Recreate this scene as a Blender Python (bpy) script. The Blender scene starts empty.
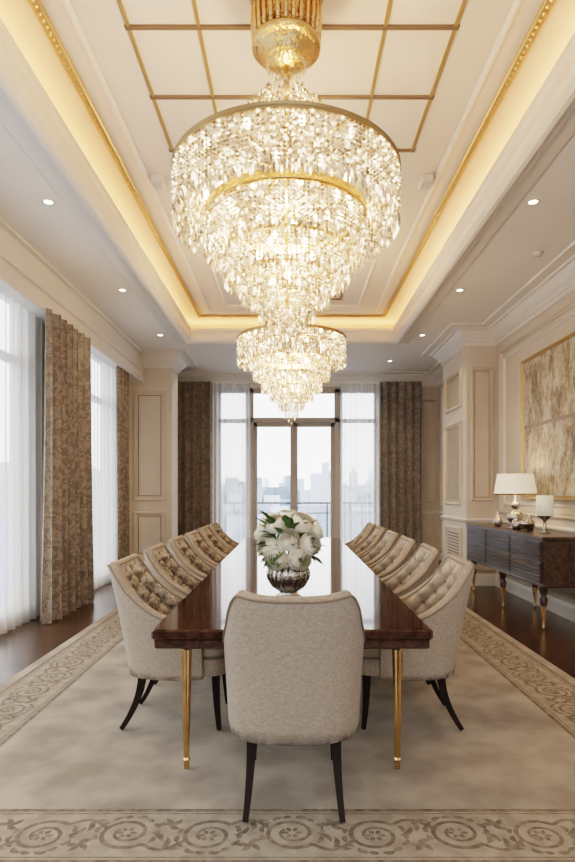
import bpy, math, random
from math import sin, cos, pi, sqrt, radians
from mathutils import Vector, Matrix
random.seed(7)
scene = bpy.context.scene
COL = scene.collection
try:
    scene.view_settings.view_transform='Filmic'
    scene.view_settings.look='High Contrast'
except Exception as e:
    print('look',e)
scene.view_settings.exposure=0.22

# ------------------------------------------------------------------ materials
def nmat(name):
    m = bpy.data.materials.new(name); m.use_nodes = True
    nt = m.node_tree
    return m, nt, nt.nodes, nt.links, nt.nodes['Principled BSDF']
def pmat(name, col, rough=0.5, metal=0.0, col2=None, nscale=8.0, bump=0.0, bscale=60.0, spec=None, coat=0.0, sheen=0.0, emis=None, estr=0.0, trans=0.0, ndetail=4, contrast=(0.35,0.65), stretch=(1,1,1), alpha=1.0):
    m, nt, N, L, b = nmat(name)
    b.inputs['Base Color'].default_value = (*col, 1)
    b.inputs['Roughness'].default_value = rough
    b.inputs['Metallic'].default_value = metal
    if spec is not None: b.inputs['Specular IOR Level'].default_value = spec
    b.inputs['Coat Weight'].default_value = coat
    b.inputs['Coat Roughness'].default_value = 0.05
    b.inputs['Sheen Weight'].default_value = sheen
    b.inputs['Transmission Weight'].default_value = trans
    b.inputs['Alpha'].default_value = alpha
    if emis:
        b.inputs['Emission Color'].default_value = (*emis, 1)
        b.inputs['Emission Strength'].default_value = estr
    if col2 or bump:
        tc = N.new('ShaderNodeTexCoord'); mp = N.new('ShaderNodeMapping')
        mp.inputs['Scale'].default_value = stretch
        L.new(tc.outputs['Object'], mp.inputs['Vector'])
    if col2:
        n = N.new('ShaderNodeTexNoise'); n.inputs['Scale'].default_value = nscale; n.inputs['Detail'].default_value = ndetail
        L.new(mp.outputs['Vector'], n.inputs['Vector'])
        r = N.new('ShaderNodeValToRGB')
        r.color_ramp.elements[0].position = contrast[0]; r.color_ramp.elements[1].position = contrast[1]
        r.color_ramp.elements[0].color = (*col, 1); r.color_ramp.elements[1].color = (*col2, 1)
        L.new(n.outputs['Fac'], r.inputs['Fac']); L.new(r.outputs['Color'], b.inputs['Base Color'])
    if bump:
        n2 = N.new('ShaderNodeTexNoise'); n2.inputs['Scale'].default_value = bscale; n2.inputs['Detail'].default_value = 3
        L.new(mp.outputs['Vector'], n2.inputs['Vector'])
        bp = N.new('ShaderNodeBump'); bp.inputs['Strength'].default_value = bump; bp.inputs['Distance'].default_value = 0.01
        L.new(n2.outputs['Fac'], bp.inputs['Height']); L.new(bp.outputs['Normal'], b.inputs['Normal'])
    return m

M_wall = pmat('wall_cream_paint', (0.64,0.56,0.46), 0.55, col2=(0.68,0.60,0.50), nscale=2)
M_trim = pmat('trim_offwhite', (0.79,0.745,0.68), 0.42)
M_ceil = pmat('ceiling_white', (0.84,0.80,0.75), 0.7)
M_tray = pmat('tray_panel_peach', (0.74,0.665,0.59), 0.45, col2=(0.70,0.63,0.56), nscale=1.5)
M_gold = pmat('brass_gold', (0.72,0.49,0.245), 0.26, 1.0, col2=(0.60,0.40,0.19), nscale=14, bump=0.1, bscale=40)
M_goldsat = pmat('satin_gold', (0.58,0.405,0.205), 0.42, 0.65)
M_goldorn = pmat('ornate_gold', (0.78,0.53,0.26), 0.18, 1.0, bump=0.9, bscale=45)
M_bronze = pmat('bronze_strip', (0.28,0.19,0.12), 0.4, 0.4)
M_dark = pmat('dark_leg_wood', (0.020,0.012,0.009), 0.6, spec=0.2)
M_silver = pmat('silver', (0.50,0.47,0.43), 0.2, 1.0, bump=0.6, bscale=70)
M_panelfab = pmat('panel_fabric', (0.36,0.29,0.20), 0.6, col2=(0.45,0.37,0.26), nscale=30)
M_frame = pmat('window_frame_greige', (0.50,0.45,0.40), 0.45)
M_rail = pmat('railing_metal', (0.08,0.09,0.10), 0.4, 0.6)
M_white = pmat('petal_white', (0.88,0.84,0.74), 0.5, col2=(0.84,0.77,0.62), nscale=20, sheen=0.2)
M_leaf = pmat('leaf_green', (0.07,0.12,0.04), 0.45, col2=(0.12,0.19,0.06), nscale=20)
M_shade = pmat('lamp_shade_fabric', (0.85,0.76,0.62), 0.8, emis=(1,0.84,0.62), estr=0.35)
M_candle = pmat('candle_wax', (0.85,0.80,0.70), 0.5, emis=(1,0.85,0.6), estr=0.15)
M_bulb = pmat('bulb_glow', (1,0.9,0.7), 0.4, emis=(1,0.76,0.46), estr=22)
M_down = pmat('downlight_glow', (1,0.95,0.85), 0.4, emis=(1,0.88,0.68), estr=12)
M_plastic = pmat('white_plastic', (0.6,0.58,0.55), 0.4)
for m in (M_bulb, M_down, M_shade, M_candle): m.cycles.emission_sampling = 'NONE'

def weave_mat(name, c1, c2, rough=0.85, sc=260, bump=0.25, sheen=0.15):
    m, nt, N, L, b = nmat(name)
    tc = N.new('ShaderNodeTexCoord')
    n = N.new('ShaderNodeTexNoise'); n.inputs['Scale'].default_value = sc; n.inputs['Detail'].default_value = 2
    mp = N.new('ShaderNodeMapping'); mp.inputs['Scale'].default_value = (1,1,0.25)
    n3 = N.new('ShaderNodeTexNoise'); n3.inputs['Scale'].default_value = sc; n3.inputs['Detail'].default_value = 2
    mp3 = N.new('ShaderNodeMapping'); mp3.inputs['Scale'].default_value = (0.2,0.2,1)
    L.new(tc.outputs['Object'], mp.inputs['Vector']); L.new(mp.outputs['Vector'], n.inputs['Vector'])
    L.new(tc.outputs['Object'], mp3.inputs['Vector']); L.new(mp3.outputs['Vector'], n3.inputs['Vector'])
    ad = N.new('ShaderNodeMath'); ad.operation = 'ADD'
    L.new(n.outputs['Fac'], ad.inputs[0]); L.new(n3.outputs['Fac'], ad.inputs[1])
    r = N.new('ShaderNodeMapRange'); r.inputs['From Min'].default_value = 0.8; r.inputs['From Max'].default_value = 1.2
    L.new(ad.outputs[0], r.inputs['Value'])
    mx = N.new('ShaderNodeMix'); mx.data_type = 'RGBA'
    mx.inputs['A'].default_value = (*c1,1); mx.inputs['B'].default_value = (*c2,1)
    L.new(r.outputs['Result'], mx.inputs['Factor']); L.new(mx.outputs['Result'], b.inputs['Base Color'])
    bp = N.new('ShaderNodeBump'); bp.inputs['Strength'].default_value = bump; bp.inputs['Distance'].default_value = 0.003
    L.new(ad.outputs[0], bp.inputs['Height']); L.new(bp.outputs['Normal'], b.inputs['Normal'])
    b.inputs['Roughness'].default_value = rough; b.inputs['Sheen Weight'].default_value = sheen
    return m
M_linen = weave_mat('linen_beige', (0.29,0.235,0.185), (0.40,0.335,0.27))
M_pipe = pmat('piping', (0.22,0.175,0.13), 0.6)

def damask(name, c1, c2, sc=9, rough=0.55, lo=0.46, hi=0.54, sheen=0.3):
    m, nt, N, L, b = nmat(name)
    tc = N.new('ShaderNodeTexCoord')
    n = N.new('ShaderNodeTexNoise'); n.inputs['Scale'].default_value = sc; n.inputs['Detail'].default_value = 6; n.inputs['Distortion'].default_value = 1.6
    L.new(tc.outputs['Object'], n.inputs['Vector'])
    r = N.new('ShaderNodeValToRGB'); r.color_ramp.elements[0].position = lo; r.color_ramp.elements[1].position = hi
    r.color_ramp.elements[0].color = (*c1,1); r.color_ramp.elements[1].color = (*c2,1)
    L.new(n.outputs['Fac'], r.inputs['Fac']); L.new(r.outputs['Color'], b.inputs['Base Color'])
    b.inputs['Roughness'].default_value = rough; b.inputs['Sheen Weight'].default_value = sheen
    return m
M_drape = damask('drape_damask', (0.20,0.162,0.128), (0.32,0.27,0.22), sc=12, rough=0.45, sheen=0.5)
M_velvet = damask('tufted_damask_velvet', (0.25,0.195,0.14), (0.50,0.43,0.34), sc=24, rough=0.36, lo=0.44, hi=0.56, sheen=0.4)
M_velvetp = pmat('tufted_plain_velvet', (0.40,0.33,0.255), 0.45, col2=(0.46,0.39,0.31), nscale=14, sheen=0.4)

def sheer():
    m, nt, N, L, b = nmat('sheer_voile')
    N.remove(b); out = N['Material Output']
    tr = N.new('ShaderNodeBsdfTransparent'); tl = N.new('ShaderNodeBsdfTranslucent'); df = N.new('ShaderNodeBsdfDiffuse')
    tl.inputs['Color'].default_value = (0.94,0.93,0.91,1); df.inputs['Color'].default_value = (0.88,0.87,0.84,1)
    m1 = N.new('ShaderNodeMixShader'); m1.inputs['Fac'].default_value = 0.25
    L.new(tl.outputs[0], m1.inputs[1]); L.new(df.outputs[0], m1.inputs[2])
    m2 = N.new('ShaderNodeMixShader')
    lw = N.new('ShaderNodeLayerWeight'); lw.inputs['Blend'].default_value = 0.4
    mr = N.new('ShaderNodeMapRange'); mr.inputs['To Min'].default_value = 0.40; mr.inputs['To Max'].default_value = 0.90
    L.new(lw.outputs['Facing'], mr.inputs['Value']); L.new(mr.outputs['Result'], m2.inputs['Fac'])
    L.new(tr.outputs[0], m2.inputs[1]); L.new(m1.outputs[0], m2.inputs[2]); L.new(m2.outputs[0], out.inputs['Surface'])
    return m
M_sheer = sheer()

def glassm():
    m, nt, N, L, b = nmat('window_glass')
    N.remove(b); out = N['Material Output']
    tr = N.new('ShaderNodeBsdfTransparent'); gl = N.new('ShaderNodeBsdfGlossy'); gl.inputs['Roughness'].default_value = 0.02
    mx = N.new('ShaderNodeMixShader'); mx.inputs['Fac'].default_value = 0.05
    L.new(tr.outputs[0], mx.inputs[1]); L.new(gl.outputs[0], mx.inputs[2]); L.new(mx.outputs[0], out.inputs['Surface'])
    return m
M_glass = glassm()

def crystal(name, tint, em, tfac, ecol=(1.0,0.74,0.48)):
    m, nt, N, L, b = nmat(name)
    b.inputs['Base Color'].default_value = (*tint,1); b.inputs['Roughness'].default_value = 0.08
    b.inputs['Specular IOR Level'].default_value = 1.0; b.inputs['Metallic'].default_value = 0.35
    b.inputs['Emission Color'].default_value = (*ecol,1); b.inputs['Emission Strength'].default_value = em  # emission painted into the beads, standing in for lamplight they catch
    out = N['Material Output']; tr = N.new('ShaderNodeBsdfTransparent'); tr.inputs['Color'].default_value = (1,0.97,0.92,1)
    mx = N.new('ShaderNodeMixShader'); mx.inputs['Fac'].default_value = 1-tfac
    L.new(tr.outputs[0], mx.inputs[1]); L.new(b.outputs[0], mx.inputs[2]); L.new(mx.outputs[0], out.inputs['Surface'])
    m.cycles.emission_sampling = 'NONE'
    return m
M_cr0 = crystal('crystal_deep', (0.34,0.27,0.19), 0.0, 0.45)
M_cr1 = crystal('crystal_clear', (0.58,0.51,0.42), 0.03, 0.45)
M_cr2 = crystal('crystal_warm_glow', (0.76,0.66,0.53), 0.26, 0.30)
M_cr3 = crystal('crystal_bright_glow', (0.95,0.89,0.79), 1.9, 0.25, (1,0.80,0.56))

def floormat():
    m, nt, N, L, b = nmat('walnut_plank_floor')
    tc = N.new('ShaderNodeTexCoord'); mp = N.new('ShaderNodeMapping')
    L.new(tc.outputs['Object'], mp.inputs['Vector'])
    br = N.new('ShaderNodeTexBrick'); br.inputs['Scale'].default_value = 1.0
    br.inputs['Brick Width'].default_value = 1.6; br.inputs['Row Height'].default_value = 0.16; br.inputs['Mortar Size'].default_value = 0.003
    br.inputs['Color1'].default_value = (0.075,0.045,0.031,1); br.inputs['Color2'].default_value = (0.12,0.075,0.052,1)
    br.inputs['Mortar'].default_value = (0.02,0.012,0.008,1); br.offset = 0.37
    L.new(mp.outputs['Vector'], br.inputs['Vector'])
    n = N.new('ShaderNodeTexNoise'); n.inputs['Scale'].default_value = 3; n.inputs['Detail'].default_value = 8
    mp2 = N.new('ShaderNodeMapping'); mp2.inputs['Scale'].default_value = (1,14,1)
    L.new(tc.outputs['Object'], mp2.inputs['Vector']); L.new(mp2.outputs['Vector'], n.inputs['Vector'])
    mx = N.new('ShaderNodeMix'); mx.data_type = 'RGBA'; mx.blend_type = 'MULTIPLY'; mx.inputs['Factor'].default_value = 0.7
    cr = N.new('ShaderNodeValToRGB'); cr.color_ramp.elements[0].position = 0.3; cr.color_ramp.elements[0].color = (0.5,0.5,0.5,1); cr.color_ramp.elements[1].position = 0.7; cr.color_ramp.elements[1].color=(1.2,1.2,1.2,1)
    L.new(n.outputs['Fac'], cr.inputs['Fac']); L.new(br.outputs['Color'], mx.inputs['A']); L.new(cr.outputs['Color'], mx.inputs['B'])
    L.new(mx.outputs['Result'], b.inputs['Base Color']); b.inputs['Roughness'].default_value = 0.25
    return m
M_floor = floormat()

def woodmat(name, c1, c2, rough, stretch, coat=0.0, sc=3):
    m, nt, N, L, b = nmat(name)
    tc = N.new('ShaderNodeTexCoord'); mp = N.new('ShaderNodeMapping'); mp.inputs['Scale'].default_value = stretch
    L.new(tc.outputs['Object'], mp.inputs['Vector'])
    n = N.new('ShaderNodeTexNoise'); n.inputs['Scale'].default_value = sc; n.inputs['Detail'].default_value = 9; n.inputs['Distortion'].default_value = 0.6
    L.new(mp.outputs['Vector'], n.inputs['Vector'])
    r = N.new('ShaderNodeValToRGB'); r.color_ramp.elements[0].position = 0.35; r.color_ramp.elements[1].position = 0.68
    r.color_ramp.elements[0].color = (*c1,1); r.color_ramp.elements[1].color = (*c2,1)
    L.new(n.outputs['Fac'], r.inputs['Fac']); L.new(r.outputs['Color'], b.inputs['Base Color'])
    b.inputs['Roughness'].default_value = rough; b.inputs['Coat Weight'].default_value = coat; b.inputs['Coat Roughness'].default_value = 0.02
    return m
M_table = woodmat('mahogany_gloss', (0.030,0.013,0.008), (0.08,0.036,0.021), 0.07, (8,0.8,8), 0.35)
M_side = woodmat('walnut_sideboard', (0.04,0.024,0.017), (0.10,0.062,0.042), 0.3, (8,0.8,8), 0.2)

M_rug = pmat('rug_field', (0.27,0.228,0.178), 0.95, col2=(0.43,0.37,0.295), nscale=3.4, bump=0.5, bscale=220, ndetail=12, contrast=(0.36,0.62), sheen=0.15)
M_rugb = pmat('rug_border', (0.31,0.265,0.21), 0.95, col2=(0.41,0.355,0.285), nscale=14, bump=0.4, bscale=200)
M_rugs = pmat('rug_scroll', (0.15,0.122,0.095), 0.95, col2=(0.27,0.225,0.175), nscale=34, bump=0.4, bscale=200)

def artmat():
    m, nt, N, L, b = nmat('abstract_gold_leaf')
    tc = N.new('ShaderNodeTexCoord'); mp = N.new('ShaderNodeMapping'); mp.inputs['Scale'].default_value = (1,2.0,1)
    L.new(tc.outputs['Object'], mp.inputs['Vector'])
    n = N.new('ShaderNodeTexNoise'); n.inputs['Scale'].default_value = 2.6; n.inputs['Detail'].default_value = 14; n.inputs['Roughness'].default_value = 0.85
    L.new(mp.outputs['Vector'], n.inputs['Vector'])
    r = N.new('ShaderNodeValToRGB'); e = r.color_ramp.elements
    e[0].position = 0.40; e[0].color = (0.13,0.095,0.055,1); e[1].position = 0.60; e[1].color = (0.62,0.58,0.51,1)
    a = e.new(0.47); a.color = (0.34,0.25,0.13,1); a2 = e.new(0.52); a2.color = (0.52,0.44,0.32,1)
    L.new(n.outputs['Fac'], r.inputs['Fac']); L.new(r.outputs['Color'], b.inputs['Base Color'])
    b.inputs['Roughness'].default_value = 0.5
    return m
M_art = artmat()

# ------------------------------------------------------------------ mesh builder
class MB:
    def __init__(s): s.v=[]; s.f=[]; s.m=[]; s.s=[]; s.mats=[]
    def mi(s, mat):
        if mat not in s.mats: s.mats.append(mat)
        return s.mats.index(mat)
    def add(s, verts, faces, mat, smooth=False):
        o = len(s.v); k = s.mi(mat)
        s.v.extend(verts)
        for f in faces:
            s.f.append([i+o for i in f]); s.m.append(k); s.s.append(smooth)
    def box(s, x0,x1,y0,y1,z0,z1, mat):
        v=[(x0,y0,z0),(x1,y0,z0),(x1,y1,z0),(x0,y1,z0),(x0,y0,z1),(x1,y0,z1),(x1,y1,z1),(x0,y1,z1)]
        s.add(v,[(0,3,2,1),(4,5,6,7),(0,1,5,4),(1,2,6,5),(2,3,7,6),(3,0,4,7)],mat)
    def bbox(s, x0,x1,y0,y1,z0,z1, mat, b=0.006):
        loops=[(b,z0),(0,z0+b),(0,z1-b),(b,z1)]
        V=[]
        for i,(o,z) in enumerate(loops):
            xa,xb,ya,yb=x0+o,x1-o,y0+o,y1-o
            V+= [(xa+b,ya,z),(xb-b,ya,z),(xb,ya+b,z),(xb,yb-b,z),(xb-b,yb,z),(xa+b,yb,z),(xa,yb-b,z),(xa,ya+b,z)]
        F=[tuple(reversed(range(8))), tuple(range(24,32))]
        for l in range(3):
            for k in range(8):
                a=l*8+k; c=l*8+(k+1)%8
                F.append((a,c,c+8,a+8))
        s.add(V,F,mat)
    def lathe(s, prof, mat, cx=0, cy=0, n=32, smooth=True):
        V=[];F=[]
        for (r,z) in prof:
            for k in range(n):
                a=2*pi*k/n; V.append((cx+r*cos(a),cy+r*sin(a),z))
        for i in range(len(prof)-1):
            for k in range(n):
                k2=(k+1)%n
                F.append((i*n+k,i*n+k2,(i+1)*n+k2,(i+1)*n+k))
        s.add(V,F,mat,smooth)
    def tube(s, pts, rad, mat, n=8, smooth=True, closed=False, up=None):
        P=[Vector(p) for p in pts]; N=len(P)
        if not hasattr(rad,'__len__'): rad=[rad]*N
        V=[];F=[]
        ref=Vector(up) if up else Vector((0.13,0.31,0.94)).normalized()
        for i in range(N):
            if closed: t=P[(i+1)%N]-P[i-1]
            else: t=P[min(i+1,N-1)]-P[max(i-1,0)]
            t.normalize()
            a=t.cross(ref)
            if a.length<1e-3: a=t.cross(Vector((1,0,0)))
            a.normalize(); b=t.cross(a)
            for k in range(n):
                g=2*pi*(k+0.5)/n; q=P[i]+(a*cos(g)+b*sin(g))*rad[i]; V.append(tuple(q))
        for i in range(N if closed else N-1):
            j=(i+1)%N
            for k in range(n):
                k2=(k+1)%n; F.append((i*n+k,j*n+k,j*n+k2,i*n+k2))
        if not closed:
            F.append(tuple(range(n))); F.append(tuple(reversed(range((N-1)*n,N*n))))
        s.add(V,F,mat,smooth)
    def grid(s, fn, nu, nv, mat, smooth=True):
        V=[];F=[]
        for i in range(nu+1):
            for j in range(nv+1): V.append(tuple(fn(i/nu,j/nv)))
        w=nv+1
        for i in range(nu):
            for j in range(nv): F.append((i*w+j,(i+1)*w+j,(i+1)*w+j+1,i*w+j+1))
        s.add(V,F,mat,smooth)
    def stack(s, loops, mat, smooth=True):
        n=len(loops[0]); V=[p for l in loops for p in l]; F=[]
        for i in range(len(loops)-1):
            for k in range(n):
                k2=(k+1)%n; F.append((i*n+k,i*n+k2,(i+1)*n+k2,(i+1)*n+k))
        s.add(V,F,mat,smooth)
        s.add(list(loops[0]),[tuple(reversed(range(n)))],mat,smooth); s.add(list(loops[-1]),[tuple(range(n))],mat,smooth)
    def sweep(s, path, prof, mat, closed=True, smooth=False):
        n=len(path); P=[Vector(p) for p in path]; V=[];F=[]
        for i in range(n):
            if closed or 0<i<n-1:
                d1=(P[i]-P[i-1]).normalized(); d2=(P[(i+1)%n]-P[i]).normalized()
            elif i==0: d1=d2=(P[1]-P[0]).normalized()
            else: d1=d2=(P[-1]-P[-2]).normalized()
            n1=Vector((-d1.y,d1.x)); n2=Vector((-d2.y,d2.x))
            m=(n1+n2)/(1+n1.dot(n2))
            for (d,z) in prof: q=P[i]+m*d; V.append((q.x,q.y,z))
        k=len(prof)
        for i in range(n if closed else n-1):
            j=(i+1)%n
            for a in range(k-1): F.append((i*k+a,j*k+a,j*k+a+1,i*k+a+1))
        s.add(V,F,mat,smooth)
        if not closed:
            s.add(V[:k],[tuple(range(k))],mat); s.add(V[-k:],[tuple(reversed(range(k)))],mat)
    def wframe(s, o, U, Nn, u0,u1,z0,z1, mat, w=0.05, h=0.025):
        o=Vector(o);U=Vector(U);Nn=Vector(Nn);V=[];F=[]
        prof=[(0,0),(0.0,h*0.5),(w*0.25,h),(w*0.45,h),(w*0.6,h*0.5),(w*0.85,h*0.6),(w,0)]
        for (of,hh) in prof:
            for (u,z) in ((u0+of,z0+of),(u1-of,z0+of),(u1-of,z1-of),(u0+of,z1-of)):
                q=o+U*u+Nn*hh; V.append((q.x,q.y,q.z+z))
        for i in range(len(prof)-1):
            for k in range(4):
                k2=(k+1)%4; F.append((i*4+k,i*4+k2,(i+1)*4+k2,(i+1)*4+k))
        s.add(V,F,mat)
    def wpanel(s, o, U, Nn, u0,u1,z0,z1, mat, h=0.004):
        o=Vector(o);U=Vector(U);Nn=Vector(Nn)
        V=[]
        for (u,z) in ((u0,z0),(u1,z0),(u1,z1),(u0,z1)):
            q=o+U*u+Nn*h; V.append((q.x,q.y,q.z+z))
        s.add(V,[(0,1,2,3)],mat)
    def make(s, name, loc=(0,0,0), rot=(0,0,0), parent=None, bevel=0):
        me=bpy.data.meshes.new(name); me.from_pydata(s.v,[],s.f)
        for m in s.mats: me.materials.append(m)
        me.polygons.foreach_set('material_index',s.m); me.polygons.foreach_set('use_smooth',s.s)
        me.update()
        ob=bpy.data.objects.new(name,me); COL.objects.link(ob); ob.location=loc; ob.rotation_euler=rot
        if parent: ob.parent=parent
        return ob
def inst(ob, name, loc, rot=(0,0,0)):
    o=bpy.data.objects.new(name,ob.data); COL.objects.link(o); o.location=loc; o.rotation_euler=rot
    return o

# ------------------------------------------------------------------ room
XL,XR,YB,YF = -2.8,2.95,11.5,-1.5
ZC=3.7
b=MB(); b.box(-3.0,3.15,-1.7,11.7,-0.1,0,M_floor); b.make('floor')

b=MB()
b.box(-3.0,XL,-1.7,0.6,0,4.1,M_wall); b.box(-3.0,XL,6.1,7.0,0,4.1,M_wall); b.box(-3.0,XL,9.0,11.7,0,4.1,M_wall)
b.box(-3.0,XL,0.6,6.1,3.38,4.1,M_wall); b.box(-3.0,XL,0.6,6.1,0,0.08,M_wall)
b.box(-3.0,XL,7.0,9.0,3.38,4.1,M_wall); b.box(-3.0,XL,7.0,9.0,0,0.08,M_wall)
b.box(XL,-2.05,9.8,10.3,0,3.7,M_wall)
b.box(XL,-2.55,YF,9.8,3.22,3.7,M_trim)
for (z0,z1) in ((1.2,3.08),(0.22,1.02)):
    b.wframe((0,9.8,0),(1,0,0),(0,-1,0),-2.70,-2.15,z0,z1,M_wall,0.06,0.035)
    b.wframe((0,9.8,0),(1,0,0),(0,-1,0),-2.62,-2.23,z0+0.08,z1-0.08,M_bronze,0.012,0.01)
b.make('wall_left')
b=MB()
b.sweep([(-2.55,9.8),(-2.55,YF)],[(0,3.20),(0.02,3.205),(0.03,3.225),(0.03,3.26),(0.015,3.27),(0.012,3.36),(0.02,3.38),(0.045,3.39),(0.05,3.42),(0.02,3.43),(0.0,3.43)],M_trim,closed=False)
b.make('trim_6')

b=MB()
b.box(-2.8,-1.5,YB,11.7,0,4.1,M_wall); b.box(1.72,XR,YB,11.7,0,4.1,M_wall); b.box(-1.5,1.72,YB,11.7,3.42,4.1,M_wall)
b.wframe((0,YB,0),(1,0,0),(0,-1,0),2.58,2.88,1.15,3.2,M_wall,0.05,0.03)
b.wframe((0,YB,0),(1,0,0),(0,-1,0),2.58,2.88,0.22,0.85,M_wall,0.05,0.03)
b.make('wall_back')

b=MB()
b.box(XR,3.15,-1.7,11.7,0,4.1,M_wall)
b.box(2.52,XR,8.3,9.6,0,3.7,M_wall)
o=(2.52,0,0);U=(0,1,0);Nn=(-1,0,0)
for (z0,z1) in ((2.62,3.2),(1.15,2.42)):
    b.wframe(o,U,Nn,8.52,9.38,z0,z1,M_wall,0.06,0.035); b.wpanel(o,U,Nn,8.60,9.30,z0+0.08,z1-0.08,M_panelfab,0.006)
    b.wframe(o,U,Nn,8.59,9.31,z0+0.07,z1-0.07,M_goldsat,0.02,0.02)
b.wframe(o,U,Nn,8.52,9.38,0.22,0.82,M_wall,0.06,0.035)
for i in range(9):
    z=0.32+i*0.048; b.box(2.505,2.519,8.62,9.28,z,z+0.018,M_bronze)
o=(0,8.3,0);U=(1,0,0);Nn=(0,-1,0)
b.wframe(o,U,Nn,2.58,2.90,1.22,3.15,M_wall,0.045,0.03); b.wframe(o,U,Nn,2.58,2.90,0.22,0.88,M_wall,0.045,0.03)
b.wframe(o,U,Nn,2.63,2.85,1.27,3.10,M_goldsat,0.01,0.01)
o=(XR,0,0);U=(0,1,0);Nn=(-1,0,0)
for (y0,y1) in ((4.95,8.1),(1.6,4.75),(-1.3,1.4),(9.8,11.3)):
    b.wframe(o,U,Nn,y0,y1,1.05,3.35,M_wall,0.07,0.04); b.wframe(o,U,Nn,y0+0.13,y1-0.13,1.18,3.22,M_trim,0.035,0.025)
    b.wframe(o,U,Nn,y0,y1,0.22,0.82,M_wall,0.06,0.03)
b.make('wall_right')

b=MB()
b.box(-3.0,-2.2,-1.7,YF,0,4.1,M_wall); b.box(2.2,3.15,-1.7,YF,0,4.1,M_wall); b.box(-2.2,2.2,-1.7,YF,3.1,4.1,M_wall); b.box(-2.2,2.2,-1.7,YF,0,0.4,M_wall)  # opening added in this unseen wall so sky light fills the room
b.make('wall_front')

OX,OY0,OY1 = 1.58,0.3,8.8
b=MB()
b.box(-3.0,-OX,-1.7,11.7,ZC,3.78,M_ceil); b.box(OX,3.15,-1.7,11.7,ZC,3.78,M_ceil)
b.box(-OX,OX,-1.7,OY0,ZC,3.78,M_ceil); b.box(-OX,OX,OY1,11.7,ZC,3.78,M_ceil)
b.box(-3.0,-2.05,-1.7,11.7,3.78,4.1,M_ceil); b.box(2.05,3.15,-1.7,11.7,3.78,4.1,M_ceil)
b.box(-2.05,2.05,-1.7,-0.1,3.78,4.1,M_ceil); b.box(-2.05,2.05,9.25,11.7,3.78,4.1,M_ceil)
b.box(-2.05,2.05,-0.1,9.25,4.0,4.1,M_tray)
b.make('ceiling')

room=[(XL,YF),(XR,YF),(XR,8.3),(2.52,8.3),(2.52,9.6),(XR,9.6),(XR,YB),(XL,YB),(XL,10.3),(-2.05,10.3),(-2.05,9.8),(XL,9.8)]
b=MB()
b.sweep(room,[(0.0,3.46),(0.02,3.46),(0.025,3.50),(0.05,3.515),(0.055,3.54),(0.09,3.57),(0.13,3.62),(0.15,3.65),(0.18,3.655),(0.19,3.675),(0.30,3.68),(0.31,3.70)],M_trim)
b.make('trim_1')
b=MB()
b.sweep(room,[(0.0,0.17),(0.012,0.17),(0.018,0.15),(0.022,0.13),(0.025,0.0)],M_trim)
b.make('baseboard_room')
b=MB()
b.sweep([(XR,YF),(XR,8.3),(2.52,8.3),(2.52,9.6),(XR,9.6),(XR,YB),(1.9,YB)],[(0,0.90),(0.015,0.905),(0.035,0.93),(0.04,0.95),(0.02,0.965),(0,0.97)],M_trim,closed=False)
b.make('trim_2')
op=[(-OX,OY0),(-OX,OY1),(OX,OY1),(OX,OY0)]
b=MB()
b.sweep(op,[(-0.02,3.84),(-0.05,3.84),(-0.05,3.80),(-0.03,3.77),(-0.03,3.70),(-0.015,3.66),(0.02,3.63),(0.05,3.625),(0.055,3.64),(0.10,3.655),(0.12,3.655),(0.125,3.672),(0.20,3.68),(0.25,3.685),(0.26,3.70)],M_trim)
b.sweep(op,[(-0.02,3.84),(0.0,3.84),(0.0,3.78)],M_trim)
b.make('trim_3')
b=MB()
gx,gy0,gy1=1.385,0.5,8.62
g=[(-gx,gy0),(gx,gy0),(gx,gy1),(-gx,gy1)]
b.sweep(g,[(-0.03,4.0),(-0.03,3.985),(-0.02,3.975),(0.02,3.975),(0.03,3.985),(0.03,4.0)],M_goldsat)
def bead(b,x,y,z,r,mat,h=None,n=6):
    h=h or r
    V=[(x,y,z-h)]+[(x+r*cos(2*pi*k/n),y+r*sin(2*pi*k/n),z) for k in range(n)]+[(x,y,z+h)]
    F=[(0,1+(k+1)%n,1+k) for k in range(n)]+[(n+1,1+k,1+(k+1)%n) for k in range(n)]
    b.add(V,F,mat)
y=gy0
while y<gy1:
    bead(b,-gx,y,3.973,0.014,M_goldsat); bead(b,gx,y,3.973,0.014,M_goldsat); y+=0.045
x=-gx
while x<gx:
    bead(b,x,gy1,3.973,0.014,M_goldsat); x+=0.045
b.make('trim_4')
b=MB()
g2=[(-1.22,0.7),(1.22,0.7),(1.22,8.42),(-1.22,8.42)]
b.sweep(g2,[(-0.02,4.0),(-0.02,3.99),(0,3.982),(0.02,3.99),(0.02,4.0)],M_trim)
for X in (-0.93,-0.53,0.53,0.93):
    b.box(X-0.011,X+0.011,0.8,4.47,3.988,4.0,M_goldsat)
for Y in (0.8,1.42,2.04,2.66,3.27,3.85,4.45):
    b.box(-0.95,0.95,Y-0.013,Y+0.013,3.986,3.999,M_bronze)
for of in (0,0.28):
    oo=[(-0.95+of,6.55+of),(0.95-of,6.55+of),(0.95-of,8.15-of),(-0.95+of,8.15-of)]
    b.sweep(oo,[(-0.018,4.0),(-0.018,3.985),(0,3.975),(0.018,3.985),(0.018,4.0)],M_trim if of==0 else M_bronze)
b.make('trim_5')
b=MB()
for sx in (-1,1):
    b.bbox(sx*1.13-0.05,sx*1.13+0.05,4.78,4.93,3.94,4.0,M_plastic,0.01)
b.make('ceiling_speaker')
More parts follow.
